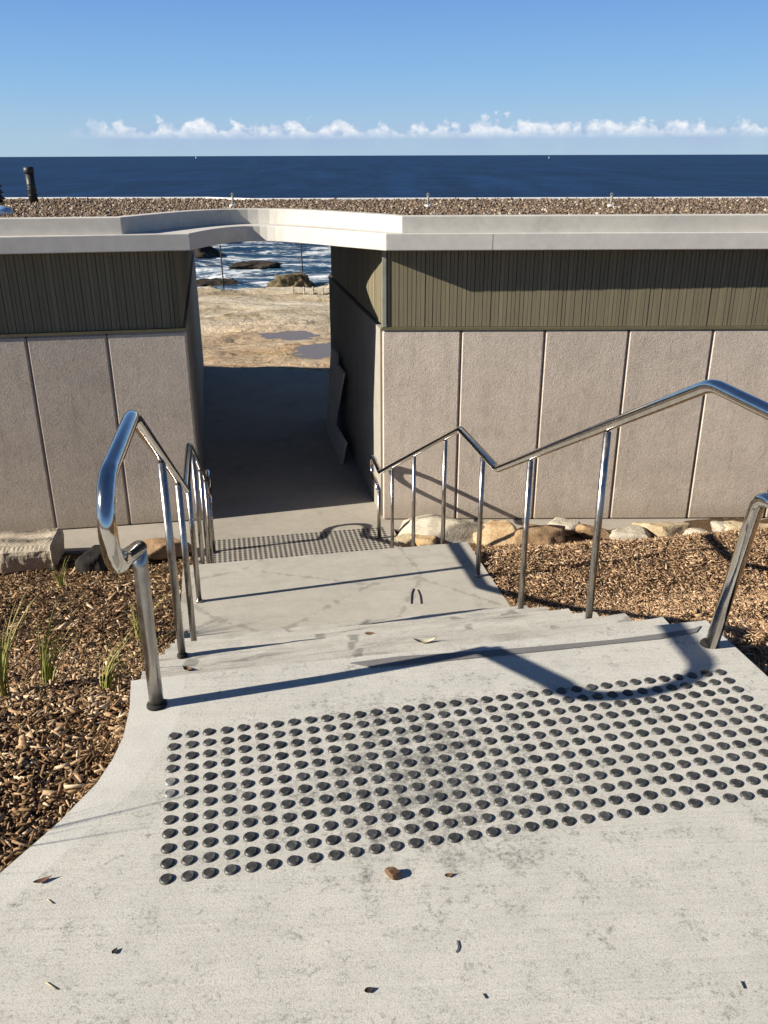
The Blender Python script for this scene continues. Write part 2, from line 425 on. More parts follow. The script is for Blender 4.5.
# ------------------------------------------------------------------ sea, shore and far ground
ZS = -4.0
def sea_mat():
    k = NT('sea_water', rough=.5, spec=.045)
    sep = k.n('ShaderNodeSeparateXYZ'); k.l(k.co, sep.inputs[0]); Y = sep.outputs['Y']
    wv = k.noise(.42, 7, .72, k.mapping(scale=(.6, 1.0, 1)), .5)
    far = k.noise(.16, 7, .75, k.mapping(scale=(.5, 1.0, 1)))
    deep = k.ramp(far, [(.3, (.0042, .0165, .052)), (.7, (.0072, .026, .075))])
    far2 = k.noise(.016, 6, .75, k.mapping(scale=(.35, 1.0, 1)))
    deep = k.mix(.75, deep, k.ramp(far2, [(.32, .72), (.5, 1.0), (.7, 1.35)]), 'MULTIPLY')
    far3 = k.noise(1.0, 6, .7, k.mapping(scale=(.11, .013, 1)))
    deep = k.mix(.9, deep, k.ramp(far3, [(.40, .55), (.5, .85), (.62, 1.35)]), 'MULTIPLY')
    near = k.ramp(wv, [(.3, (.006, .024, .058)), (.52, (.016, .052, .10)), (.68, (.05, .12, .18)), (.8, (.13, .22, .27))])
    nf = k.ramp(k.math('MULTIPLY', Y, .01), [(.45, 1.0), (1.0, 0.0)])
    c = k.mix(nf, deep, near)
    fo = k.noise(.36, 10, .74, k.mapping(scale=(.40, 1.1, 1), loc=(2.4, 1.7, 0)), 1.2)
    lace = k.noise(2.6, 7, .8, k.mapping(scale=(.6, 1.2, 1)), .8)
    shore = k.ramp(k.math('MULTIPLY', Y, .01), [(.26, .10), (.34, .085), (.50, .06), (.66, .03), (.85, .0)])
    shore = k.math('SUBTRACT', shore, k.ramp(k.math('MULTIPLY', Y, .01), [(.62, 0.0), (.95, .3)]))
    fm = k.math('ADD', k.math('MULTIPLY_ADD', lace, .55, fo), shore)
    fm = k.ramp(fm, [(.84, 0.0), (.90, .5), (.98, 1.0)])
    c = k.mix(fm, c, (.70, .74, .76)); k.col(c)
    k.rgh(k.mix(fm, .42, .9))
    b = k.bump(k.noise(.9, 6, .65, k.mapping(scale=(.6, 1.2, 1))), .5, .25)
    b = k.bump(k.noise(.12, 4, .6, k.mapping(scale=(.5, 1.2, 1))), .6, 1.2, b)
    k.nor(b); return k.m
def build_sea():
    xs = np.linspace(-45, 45, 150); ys = np.concatenate([np.linspace(26, 80, 150), np.linspace(81, 140, 40)])
    V = []; 
    for y in ys:
        for x in xs:
            edge = min(1, max(0, (45 - abs(x)) / 12), max(0, (140 - y) / 40))
            a = mnoise.fractal(Vector((x * .10, y * .24, 0)), .8, 2, 4) * .34 + mnoise.noise(Vector((x * .05, y * .13, 3))) * .35
            V.append((x, y, ZS + a * edge))
    nx = len(xs); V = np.array(V)
    i, j = np.meshgrid(np.arange(len(ys) - 1), np.arange(nx - 1), indexing='ij'); b = (i * nx + j).ravel()
    Fq = np.stack([b, b + 1, b + nx + 1, b + nx], -1)
    o = np_mesh('sea', V, Fq, None, sea_mat(), True); tag(o, kind='structure')
    x0, x1, y0, y1, RAD = -45, 45, 26, 140, 2150
    N = 180; arc = [(RAD * math.sin(t), RAD * math.cos(t)) for t in [-math.pi / 2 + math.pi * k / N for k in range(N + 1)]]
    bmo = bmesh.new(); cv_ = lambda x, y: bmo.verts.new((x, y, ZS))
    A_ = [cv_(x, y) for x, y in arc]; l0, l1, r0, r1_ = cv_(x0, 0), cv_(x0, y1), cv_(x1, 0), cv_(x1, y1)
    bmo.faces.new(A_ + [r0, r1_, l1, l0])
    bmesh.ops.triangulate(bmo, faces=bmo.faces)
    o2 = bm_obj('ocean', bmo, None, o.data.materials[0])
    for p_ in o2.data.polygons:
        if p_.normal.z < 0: p_.flip()
    tag(o2, kind='structure')
build_sea()

def platform_mat():
    k = NT('rock_platform_sandstone', rough=.9, spec=.15)
    n = k.noise(.45, 8, .7, k.mapping(scale=(.6, 1.4, 1)), .6); f = k.noise(5, 6, .72); o = k.noise(.28, 5, .6, k.mapping(scale=(.6, 1.3, 1), loc=(7, 3, 0)))
    sep = k.n('ShaderNodeSeparateXYZ'); k.l(k.co, sep.inputs[0])
    c = k.ramp(n, [(.28, (.20, .145, .085)), (.38, (.42, .34, .225)), (.50, (.56, .485, .365)), (.72, (.64, .575, .46))])
    nearo = k.ramp(k.math('MULTIPLY', sep.outputs['Y'], .01), [(.165, .85), (.20, .65), (.23, .05)])
    orange = k.ramp(f, [(.35, (.22, .11, .035)), (.55, (.44, .25, .10)), (.75, (.54, .38, .20))])
    c = k.mix(k.math('MULTIPLY', nearo, k.ramp(o, [(.35, .25), (.6, 1.0)])), c, orange)
    c = k.mix(.8, c, k.ramp(f, [(.3, .58), (.46, .98), (.8, 1.08)]), 'MULTIPLY')
    ck = k.voro(.55, k.mapping(scale=(.5, 1.6, 1), co=k.co), 'DISTANCE_TO_EDGE'); c = k.mix(.5, c, k.ramp(k.math('MULTIPLY_ADD', f, .08, ck), [(.04, .35), (.075, 1.0)]), 'MULTIPLY')
    k.col(c); k.nor(k.bump(f, .9, .10, k.bump(n, .9, .35))); return k.m
POOLS = []
for (px, py, z, rx, ry, sd_) in ((287, 335, -2.47, .72, .55, 3), (330, 350, -2.42, .85, .80, 8)):
    p = unproj(px, py, z); POOLS.append((p.x, p.y, rx, ry, z, sd_))
def pool_r(t, sd_): return 1 + .5 * mnoise.noise(Vector((math.cos(t) * 1.1, math.sin(t) * 1.1, sd_))) + .2 * mnoise.noise(Vector((math.cos(t) * 3.1, math.sin(t) * 3.1, sd_)))
def build_platform():
    xs = np.linspace(-22, 18, 320); ys = np.linspace(15.4, 33, 220)
    V = []
    for y in ys:
        for x in xs:
            edge = 29.7 + .9 * mnoise.noise(Vector((x * .35, 0, 5))) + .5 * mnoise.noise(Vector((x * 1.1, 0, 9))) + .10 * (x + 3)
            h = -2.42 + .10 * mnoise.fractal(Vector((x * .5, y * .9, 0)), .9, 2, 5) - .012 * (y - 16)
            h += .07 * math.floor(2.2 * mnoise.noise(Vector((x * .18, y * .4, 2))) + 1)
            d = y - edge
            if d > 0: h -= min(2.6, d * 2.6) + .25 * mnoise.noise(Vector((x, y, 4)))
            elif y < 16.6: h = h * max(0, (y - 15.4) / 1.2) + (-2.3) * (1 - max(0, (y - 15.4) / 1.2))
            for (cx, cy, rx, ry, z, sd_) in POOLS:
                dx, dy = (x - cx) / rx, (y - cy) / ry
                q = math.hypot(dx, dy) / pool_r(math.atan2(dy, dx), sd_)
                if q < 1.9:
                    k_ = max(0, (q - 1) / .9); rim = z + .055 * (q - 1) + .022 * mnoise.noise(Vector((x * 2.6, y * 4.5, 0)))
                    h = h * k_ + max(rim, z - .07) * (1 - k_)
            V.append((x, y, h))
    nx = len(xs); V = np.array(V)
    i, j = np.meshgrid(np.arange(len(ys) - 1), np.arange(nx - 1), indexing='ij'); b = (i * nx + j).ravel()
    o = np_mesh('rock_platform', V, np.stack([b, b + 1, b + nx + 1, b + nx], -1), None, platform_mat(), True)
    tag(o, kind='structure')
build_platform()

def pool_mat():
    k = NT('pool_water', rough=.22, spec=.10); k.col((.15, .12, .09)); k.nor(k.bump(k.noise(6, 3, .5), .06, .02)); return k.m
PM = pool_mat()
for (cx, cy, rx, ry, z, sd_) in POOLS:
    pts = [(cx + rx * 1.1 * pool_r(t, sd_) * math.cos(t), cy + ry * 1.1 * pool_r(t, sd_) * math.sin(t)) for t in [2 * math.pi * i / 64 for i in range(64)]]
    o = bm_obj('rock_pool', prism_bm(pts, z - .3, z), None, PM); tag(o, kind='structure')

def rock(name, loc, size, mat, label, cat, seed, group=None, squash=.25, sub=3, rot=0.0, flat=0.0, rugged=0.0):
    bm = bmesh.new(); bmesh.ops.create_icosphere(bm, subdivisions=sub + 1, radius=1)
    R = random.Random(seed * 17.3)
    cuts = []
    for _ in range(10):
        n_ = Vector((R.gauss(0, 1), R.gauss(0, 1), R.gauss(0, .8))).normalized(); cuts.append((n_, R.uniform(.46, .80)))
    cuts.append((Vector((R.uniform(-.2, .2), R.uniform(-.2, .2), 1)).normalized(), .62 - flat))
    for v in bm.verts:
        d = v.co.normalized(); c = d * (1 + .18 * mnoise.noise(d * 1.3 + Vector((seed * 3.1, seed * 1.7, seed))))
        for n_, h_ in cuts:
            e_ = c.dot(n_) - h_
            if e_ > 0: c = c - n_ * e_ * .98
        q = c * 2.4 + Vector((seed * 3.1, seed * 1.7, seed))
        c = c * (1 + .07 * mnoise.noise(q) + .05 * mnoise.noise(q * 2.6) + .035 * mnoise.noise(q * 6) + rugged * (mnoise.ridged_multi_fractal(q * 1.1, .9, 2.1, 5, .9, 2.0) - 1.2) * .22)
        if c.z < -.5: c.z = -.5
        v.co = Vector((c.x * size[0] / 1.55, c.y * size[1] / 1.55, (c.z + .5) * size[2] / 1.12))
    o = bm_obj(name, bm, None, mat, True)
    o.location = loc; o.rotation_euler.z = rot
    return tag(o, label, cat, group)

# rocks standing in the surf and the crag at the edge of the platform
def seap(px, py): return unproj(px, py, ZS)
p = unproj(293, 291, -2.6); rock('crag', (p.x, p.y + .6, p.z - .25), (1.55, .9, .72), M['st_crag'], 'tall brown crag at the seaward edge of the rock platform', 'rock', 4, sub=4, rugged=.8)
p = unproj(318, 291, -2.6); rock('boulder', (p.x + .2, p.y + .8, p.z - .35), (.9, .7, .5), M['st_wet'], 'dark wet boulder close beside the tall crag on the shore', 'rock', 5, rugged=.8)
p = seap(256, 268); rock('reef_rock', (p.x, p.y + .5, ZS - .25), (3.0, 1.8, .50), M['st_wet'], 'long low dark reef rock awash in the surf', 'rock', 6, sub=4, rugged=.8)
p = seap(205, 258); rock('reef_rock', (p.x - 1.2, p.y + 1, ZS - .3), (4.0, 2.6, .95), M['st_wet'], 'dark reef rock in the foam beside the left wing of the building', 'rock', 9, sub=4, rugged=.8)
p = seap(235, 284); rock('reef_rock', (p.x - 1.0, p.y - .3, ZS - .3), (2.4, 1.2, .5), M['st_wet'], 'dark reef rock hard against the edge of the rock platform', 'rock', 12, sub=4, rugged=.8)
p = seap(322, 277); rock('reef_rock', (p.x + 1.5, p.y, ZS - .3), (3.0, 1.6, .7), M['st_wet'], 'low reef rock in the waves behind the tall crag', 'rock', 15, sub=4, rugged=.8)

# thin dark poles and the little chain fence at the edge
for (px, y0, y1, lab) in ((224, 288, 246, 'thin dark pole standing at the rock edge left of the crag'), (303, 276, 244, 'thin dark pole rising from the water behind the crag')):
    b = unproj(px, y0, -2.6); t = unproj(px - 2, y1, -2.6)
    hgt = b.y * math.tan(math.radians((y0 - y1) / F * 57.3 * .93)) * 1.03
    o = bm_obj('pole', tube_bm([Vector((b.x, b.y, -2.9)), Vector((b.x - .03, b.y, -2.6 + hgt))], .022, 8), None, M['twig'], True)
    tag(o, lab, 'pole')
th = thing('chain_fence', 'little fence of short posts and drooping chain before the crag', 'fence', tuple(unproj(312, 293, -2.6)))
prevp = None
for i, px in enumerate((293, 304, 313, 323)):
    b = unproj(px, 294, -2.55); t = Vector((b.x, b.y, -2.62 + .30))
    o = rel(bm_obj('post', tube_bm([Vector((b.x, b.y, -2.85)), t], .022, 8), None, M['st_grey'], True), th)
    if prevp is not None:
        pts = [prevp.lerp(t, k / 8) - Vector((0, 0, .05 + .6 * (k / 8) * (1 - k / 8))) for k in range(9)]
        rel(bm_obj('chain', tube_bm(pts, .013, 6), None, M['st_grey'], True), th)
    prevp = t

# two specks of sails on the horizon
for px, lab in ((196, 'tiny white sailing boat far out left on the horizon'), (549, 'tiny white sailing boat far out right on the horizon')):
    p = unproj(px, 158.5, ZS); s = p.y / 2600
    th = thing('sailing_boat', lab, 'boat', tuple(p))
    hull = bmesh.new()
    ring = [(-2.4, 0, 0), (-2.2, .7, 0), (0, 1.0, 0), (2.2, .5, 0), (3.2, 0, 0), (2.2, -.5, 0), (0, -1.0, 0), (-2.2, -.7, 0)]
    lo = [hull.verts.new((x * .8 * s, y * .6 * s, -.2 * s)) for x, y, _ in ring]; hi = [hull.verts.new((x * s, y * s, .7 * s)) for x, y, _ in ring]
    hull.faces.new(lo[::-1]); hull.faces.new(hi)
    for i in range(8): hull.faces.new((lo[i], lo[(i + 1) % 8], hi[(i + 1) % 8], hi[i]))
    bm_obj('hull', hull, th, M['boatwhite'])
    sl = bmesh.new()
    a = [sl.verts.new(Vector(v) * s) for v in ((.3, -.05, .9), (-2.1, -.05, 1.0), (.3, -.05, 6.5))]; b = [sl.verts.new(v.co + Vector((0, .1 * s, 0))) for v in a]
    sl.faces.new(a[::-1]); sl.faces.new(b)
    for i in range(3): sl.faces.new((a[i], a[(i + 1) % 3], b[(i + 1) % 3], b[i]))
    bm_obj('sail', sl, th, M['boatwhite'])
    bm_obj('mast', tube_bm([Vector((.4, 0, .5)) * s, Vector((.4, 0, 7)) * s], .06 * s, 6), th, M['boatwhite'])

# ------------------------------------------------------------------ ground (garden beds) and wood mulch
GW = [-60, -2, 2.2, 2.55, 4.40, 5.45, 7.20, 7.9, 60]; GZ = [-.06, -.06, -.06, -.15, -1.02, -1.13, -2.02, -2.13, -2.14]
def gz(u, w_):
    z = np.interp(w_, GW, GZ)
    return z
def mask_out(u, w_):
    """true where the stairs, the path or the lower pavement cover the ground"""
    return (u > -.36) & (u < 1.66) & (w_ > 1.2)
def build_ground():
    us = np.concatenate([np.linspace(-60, -8, 14), np.linspace(-7, -.36, 110), np.linspace(-.30, 1.60, 14), np.linspace(1.667, 8, 100), np.linspace(9, 60, 14)])
    ws = np.concatenate([np.linspace(-60, -2, 12), np.linspace(-1.5, 8.9, 170)])
    V = []
    for w_ in ws:
        for u in us:
            p = T(u, w_, 0)
            z = float(gz(u, w_)) + .025 * mnoise.fractal(Vector((p.x * 1.7, p.y * 1.7, 1)), .9, 2, 4)
            if -.33 < u < 1.63: z = min(-.25 + min(0, z + .06), z - .25)
            V.append((p.x, p.y, z))
    nx = len(us); i, j = np.meshgrid(np.arange(len(ws) - 1), np.arange(nx - 1), indexing='ij'); b = (i * nx + j).ravel()
    o = np_mesh('ground', np.array(V), np.stack([b, b + 1, b + nx + 1, b + nx], -1), None, M['soil'], True)
    tag(o, kind='structure')
build_ground()

EDGE = [(-.817, 2.368), (-.785, 2.22), (-.766, 2.081), (-.768, 1.98), (-.782, 1.881), (-.834, 1.733), (-.915, 1.564), (-1.03, 1.38), (-1.22, 1.15), (-1.55, .90), (-2.1, .70), (-3.2, .55), (-6, .5)]
INNER = [(-.64, 2.33), (-.625, 2.2), (-.63, 2.081), (-.645, 1.98), (-.665, 1.881), (-.735, 1.733), (-.83, 1.53), (-.93, 1.35), (-1.1, 1.09), (-1.42, .80), (-2.0, .55), (-3.15, .38), (-6, .32)]
ex = np.array([e[0] for e in EDGE]); ey = np.array([e[1] for e in EDGE])
def left_edge_x(y): return np.interp(y, ey[::-1], ex[::-1])

def chips(name, n, u0, u1, w0, w1, mat, lmin, lmax, keep, lift=.02, seed=1):
    r = np.random.default_rng(seed)
    u = r.uniform(u0, u1, n); w_ = r.uniform(w0, w1, n)
    x = u * E1.x + w_ * E2.x; y = u * E1.y + w_ * E2.y
    k = keep(u, w_, x, y); u, w_, x, y = u[k], w_[k], x[k], y[k]; n = len(u)
    rough = np.array([mnoise.fractal(Vector((a * 1.7, b * 1.7, 1)), .9, 2, 4) for a, b in zip(x, y)]) * .025
    mound = np.array([mnoise.noise(Vector((a * 5, b * 5, 7))) for a, b in zip(x, y)])
    z = gz(u, w_) + rough + r.uniform(0, lift, n) + .018 * mound
    L = r.uniform(lmin, lmax, n) * r.choice([.3, .6, 1, 1.6], n, p=[.38, .3, .25, .07]); Wd = L * r.uniform(.10, .29, n) * np.where(L < .015, 1.6, 1); Th = r.uniform(.0015, .005, n)
    ya = r.uniform(0, 2 * np.pi, n); pi = r.normal(0, .32, n); ro = r.normal(0, .45, n)
    loc = np.array([[-.5, -.38, -.5], [.5, -.5, -.5], [.42, .5, -.5], [-.5, .4, -.5], [-.5, -.38, .5], [.5, -.5, .5], [.42, .5, .5], [-.5, .4, .5]])
    P = loc[None] * np.stack([L, Wd, Th], -1)[:, None, :]
    P[:, [1, 2, 5, 6], 2] += (r.normal(0, .12, n) * L)[:, None]                       # curl
    c, s = np.cos(ro), np.sin(ro); P = np.stack([P[..., 0], P[..., 1] * c[:, None] - P[..., 2] * s[:, None], P[..., 1] * s[:, None] + P[..., 2] * c[:, None]], -1)
    c, s = np.cos(pi), np.sin(pi); P = np.stack([P[..., 0] * c[:, None] + P[..., 2] * s[:, None], P[..., 1], -P[..., 0] * s[:, None] + P[..., 2] * c[:, None]], -1)
    c, s = np.cos(ya), np.sin(ya); P = np.stack([P[..., 0] * c[:, None] - P[..., 1] * s[:, None], P[..., 0] * s[:, None] + P[..., 1] * c[:, None], P[..., 2]], -1)
    P += np.stack([x, y, z], -1)[:, None, :]
    fq = np.array([[0, 3, 2, 1], [4, 5, 6, 7], [0, 1, 5, 4], [1, 2, 6, 5], [2, 3, 7, 6], [3, 0, 4, 7]])
    Fq = (np.arange(n)[:, None, None] * 8 + fq[None]).reshape(-1, 4)
    return np_mesh(name, P.reshape(-1, 3), Fq, None, mat)

def keep_l(u, w_, x, y):
    ok = (u < -.372) & ((y > 2.37) | (x < left_edge_x(y) - .012))
    return ok & (y < 7.72)
def keep_r(u, w_, x, y):
    return (u > 1.672) & (y < 7.92 + .06 * np.sin(x * 5))
ob = chips('wood_mulch', 125000, -2.6, -.36, .6, 4.6, M['chip_l'], .019, .048, keep_l, .024, 1); tag(ob, kind='stuff')
ob = chips('wood_mulch', 46000, -4.2, -.34, 4.2, 8.6, M['chip_l'], .025, .06, keep_l, .03, 2); tag(ob, kind='stuff')
ob = chips('wood_mulch', 140000, 1.66, 5.6, 1.2, 8.4, M['chip_r'], .016, .042, keep_r, .02, 3); tag(ob, kind='stuff')

# ------------------------------------------------------------------ upper path
def build_path():
    top0 = T(-.365, 2.485, 0); tr = T(1.666, 2.485, 0)
    right = [(1.247, 2.382), (1.33, 1.95), (1.45, 1.4), (1.62, .6), (1.95, -.6), (2.6, -3), (2.6, -9)]
    main = [INNER[0]] + [(tr.x, tr.y)] + right + [(-6, -9)] + INNER[:0:-1]
    border = EDGE + INNER[::-1]
    # corner piece so that the border meets the stair nosing
    t0 = (top0.x, top0.y)
    q = Vector(t0).lerp(Vector((tr.x, tr.y)), .085)
    INN = [(q.x, q.y)] + INNER[1:]
    main = [INN[0], (tr.x, tr.y)] + right + [(-6, -9)] + INN[:0:-1]
    border = [t0] + EDGE[1:] + INN[::-1]
    bm = prism_bm(main, -.16, 0)
    o = bm_obj('path', bm, None, M['path']); tag(o, kind='structure'); 
    o2 = bm_obj('path_edging', prism_bm(border, -.16, 0), None, M['border']); tag(o2, kind='structure')
build_path()

# ------------------------------------------------------------------ stairs
RISE, GO = .15, .30
def build_stairs():
    root = thing('concrete_stairs', 'wide pale concrete stairs descending between the two steel handrails to the passage', 'stairs', tuple(T(.65, 2.485, 0)))
    def solid(name, prof, mat, u0=-.365, u1=1.666, jit=.005, nu=46, seed=0):
        us = np.linspace(u0, u1, nu); bm = bmesh.new(); rings = []
        for k, u in enumerate(us):
            ring = []
            for i, (w_, z, rough) in enumerate(prof):
                dw = dz = 0
                if rough:
                    dw = jit * 3.0 * mnoise.noise(Vector((u * 5, i * 3.7, seed))) + jit * mnoise.noise(Vector((u * 19, i, seed)))
                    dz = jit * 1.2 * mnoise.noise(Vector((u * 7, i * 2.1, seed + 5)))
                ring.append(bm.verts.new(T(u, w_ + dw, z + dz)))
            rings.append(ring)
        n = len(prof)
        for a, b in zip(rings[:-1], rings[1:]):
            for i in range(n): bm.faces.new((a[i], a[(i + 1) % n], b[(i + 1) % n], b[i]))
        bm.faces.new(rings[0][::-1]); bm.faces.new(rings[-1])
        return rel(bm_obj(name, bm, None, mat), root)
    prof = []
    w_ = 2.4855; z = 0
    for k in range(1, 7):                                    # six treads; the seventh riser lands on the landing
        z -= RISE
        prof += [(w_, z, 0), (w_ + GO - .05, z, 0), (w_ + GO - .014, z, 1), (w_ + GO - .004, z - .004, 1), (w_ + GO, z - .014, 1)]; w_ += GO
    prof += [(w_, -1.052, 0), (w_, -1.35, 0), (2.4855, -.45, 0)]
    solid('upper_flight', prof, M['stair'], seed=1)
    wl = w_ + .001
    prof = [(wl, -1.05, 0), (5.48, -1.05, 0), (5.52, -1.05, 1), (5.53, -1.054, 1), (5.535, -1.065, 1), (5.535, -1.35, 0), (wl, -1.35, 0)]
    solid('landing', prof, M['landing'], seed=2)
    prof = []; w_ = 5.536; z = -1.05
    for k in range(1, 7):
        z -= RISE
        prof += [(w_, z, 0), (w_ + GO - .05, z, 0), (w_ + GO - .014, z, 1), (w_ + GO - .004, z - .004, 1), (w_ + GO, z - .014, 1)]; w_ += GO
    prof += [(w_, -2.098, 0), (w_, -2.4, 0), (5.536, -1.6, 0)]
    solid('lower_flight', prof, M['stair'], -.33, 1.64, seed=3)
    # dark mortar repair along the first nosing
    pts = []
    top = [(350, 663.5), (400, 657), (470, 652.5), (540, 647), (612, 640.5), (660, 634.5), (694, 629), (701, 626.5)]
    bot = [(696, 633), (660, 639.5), (610, 644.5), (560, 650), (520, 654), (470, 659), (420, 664), (372, 668)]
    pl = [unproj(x, y, .0) for x, y in top] + [unproj(x, y, .0) for x, y in bot]
    bmp = prism_bm([(p.x, p.y) for p in pl], -.002, .0035)
    o = rel(bm_obj('mortar_patch', bmp, None, M['patch']), root); o['label'] = 'dark grey mortar repair along the top edge'
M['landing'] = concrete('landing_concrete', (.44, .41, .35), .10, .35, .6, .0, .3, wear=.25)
build_stairs()

# ------------------------------------------------------------------ lower pavement (stair foot, footing strip and passage)
def build_lower():
    a = [T(-.33, 7.30, 0), T(1.64, 7.30, 0), T(1.66, 8.2, 0)]
    poly = [a[0], a[1], a[2], Vector((9, 8.22, 0)), Vector((9, 8.80, 0)), Vector((.2, 8.80, 0)), T(1.75, 12.6, 0), T(1.849, 15.476, 0), T(-.343, 16.334, 0), T(-.6, 16.3, 0), T(-.6, 9.1, 0), Vector((-9, 8.3, 0)), Vector((-9, 7.15, 0)), T(-.4, 8.2, 0)]
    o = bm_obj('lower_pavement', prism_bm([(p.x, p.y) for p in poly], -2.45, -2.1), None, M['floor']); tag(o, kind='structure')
build_lower()
# raised soil is a bit higher than the footing: keep the footing visible
# ------------------------------------------------------------------ tactile studs
def stud_data(name, mat):
    prof = [(.0175, 0), (.0172, .0012), (.0135, .0048), (.0128, .0052), (.0112, .0052), (.0106, .0047), (.0095, .0047), (.0, .0049)]
    n = 20; V = []; Fc = []
    for r, z in prof[:-1]:
        for j in range(n): V.append((r * math.cos(2 * math.pi * j / n), r * math.sin(2 * math.pi * j / n), z))
    V.append((0, 0, prof[-1][1]))
    for i in range(len(prof) - 2):
        for j in range(n): Fc.append((i * n + j, i * n + (j + 1) % n, (i + 1) * n + (j + 1) % n, (i + 1) * n + j))
    for j in range(n): Fc.append(((len(prof) - 2) * n + j, (len(prof) - 2) * n + (j + 1) % n, len(V) - 1))
    me = bpy.data.meshes.new(name); me.from_pydata(V, [], Fc); me.update(); me.materials.append(mat)
    me.polygons.foreach_set('use_smooth', [True] * len(me.polygons))
    return me, V, Fc
def build_studs():
    me, V, Fc = stud_data('tactile_stud', M['stud']); mp, _, _ = stud_data('tactile_stud_worn', M['studpale'])
    o0 = Vector((-.51485, 1.54289, 0))
    cells = []
    for r in range(12):
        for c in range(36):
            p = o0 + E1 * (.05 * c) + E2 * (.05 * r)
            cells.append((p.length, c, r, p))
    vis = sorted([q for q in cells if (q[1] < 33 or q[2] > (q[1] - 33) * 2.5)], key=lambda q: q[0])
    keep = {(q[1], q[2]) for q in vis[:297]} | {(0, 6), (0, 7), (0, 8)}
    restV, restF = [], []
    proto = None; R = random.Random(5)
    def add_rest(p):
        b = len(restV); restV.extend([(v[0] + p.x, v[1] + p.y, v[2] + p.z) for v in V]); restF.extend([tuple(i + b for i in f) for f in Fc])
    for _, c, r, p in cells:
        if c == 0 and r in (6, 7, 8): p = p + Vector((-.002, R.uniform(-.003, .003), 0))
        else: p = p + Vector((R.uniform(-.0008, .0008), R.uniform(-.0008, .0008), 0))
        if (c, r) in keep:
            o = bpy.data.objects.new('tactile_stud', mp if (c == 0 and r in (6, 7)) else me); COL.objects.link(o)
            o.location = p; o.rotation_euler.z = R.uniform(0, 6.28)
            o['category'] = 'tactile stud'; o['group'] = 'tactile studs set in the upper path'
            if c == 0 and r == 6: o['label'] = 'worn pale tactile stud, nearer of two in the leftmost column'
            elif c == 0 and r == 7: o['label'] = 'worn pale tactile stud, farther of two in the leftmost column'
            elif c == 0 and r == 0: o['label'] = 'black tactile stud at the near left corner of the upper field'
            else: o['label'] = 'round black tactile stud inside the upper field on pale concrete'
        else: add_rest(p)
    for r in range(12):
        for c in range(36):
            add_rest(T(-.212 + .05 * c, 7.70 + .05 * r, -2.1))
    o = mesh('tactile_studs', restV, restF, None, M['stud'], True); tag(o, kind='stuff')
build_studs()

# ------------------------------------------------------------------ handrails
def rail_u(side, w_):
    if side < 0: return float(np.interp(w_, [1.95, 2.35, 2.5, 4.7, 5.5, 8.0], [-.297, -.274, -.27, -.252, -.248, -.216]))
    return float(np.interp(w_, [2.5, 4.7, 5.5, 8.0], [1.590, 1.580, 1.590, 1.468]))
def build_rail(side):
    lab = 'shiny steel handrail on the left of the stairs beside the grass tufts' if side < 0 else 'shiny steel handrail on the right of the stairs beside the boulders'
    ub = rail_u(side, 2.33)
    root = thing('handrail', lab, 'handrail', tuple(T(ub, 2.33, 0)), 'handrails of the stairs')
    P = lambda w_, z: T(rail_u(side, w_), w_, z)
    R0 = .0232
    # top: post head, return, U bend, horizontal extension, slope, level, slope, level extension, U bend, return, post
    def ubend(wc, zc, r, d, n=10):          # half circle in the rail's plane, d=-1 bulges towards the viewer
        return [P(wc + d * r * math.sin(math.pi * k / n), zc - r * math.cos(math.pi * k / n)) for k in range(n + 1)]
    seq = []
    kink_w, kink_z = (2.355, .525) if side < 0 else (2.195, .575)
    ub_c = (2.095, .735)
    if side < 0: seq += [P(kink_w, kink_z)]
    seq += ubend(ub_c[0], ub_c[1], .125, -1)
    xe = .12 if side > 0 else 0.0
    top = [P(2.545, .866), P(4.67, -.178), P(5.525, -.186), P(7.95, -1.362)]
    fl = fillet([seq[-1]] + top + [P(8.19 + xe, -1.325)], [0, .05, .035, .04, .035, 0], 5)
    seq += fl[1:]
    seq += [P(8.19 + xe + .105 * math.sin(math.pi * k / 8), -1.43 + .105 * math.cos(math.pi * k / 8)) for k in range(1, 9)]
    seq += [P(8.0, -1.575)]
    rail = rel(bm_obj('rail', tube_bm(seq, R0, 18), None, M['steel'], True), root)
    # newel and end post
    base = P(2.33, 0)
    if side < 0: pts = [base - Vector((0, 0, .05)), P(2.33, .25), P(2.345, .47), P(kink_w, kink_z)]
    else:
        pts = fillet([base - Vector((0, 0, .05)), P(2.20, .602), P(2.093, .610)], [0, .052, 0], 8)
    rel(bm_obj('newel_post', tube_bm(pts, .0222 if side < 0 else R0, 18), None, M['steelpost' if side < 0 else 'steel'], True), root)
    rel(bm_obj('base_collar', tube_bm([base + Vector((0, 0, .0)), base + Vector((0, 0, .006)), base + Vector((0, 0, .012))], [.032, .031, .026], 20), None, M['rubber'], True), root)
    e = P(8.0, -1.575)
    rel(bm_obj('end_post', tube_bm([P(8.0, -2.1), e], R0 * .85, 14), None, M['steelpost'], True), root)
    # balusters
    def rz(w_): return float(np.interp(w_, [2.545, 4.67, 5.525, 7.95], [.866, -.178, -.186, -1.362]))
    for w_, zb in ((3.345, -.45) if side < 0 else (3.27, -.45), (4.14, -.90), (4.975, -1.05), (5.86, -1.35), (6.70, -1.65), (7.45, -2.1)):
        b = P(w_, zb); t = P(w_, rz(w_) - .028)
        rel(bm_obj('post', tube_bm([b - Vector((0, 0, .03)), t], .0165, 12), None, M['steelpost'], True), root)
        rel(bm_obj('base_sleeve', tube_bm([b, b + Vector((0, 0, .012)), b + Vector((0, 0, .016))], [.023, .022, .0175], 14), None, M['rubber' if zb > -1 else 'steelpost'], True), root)
build_rail(-1); build_rail(1)

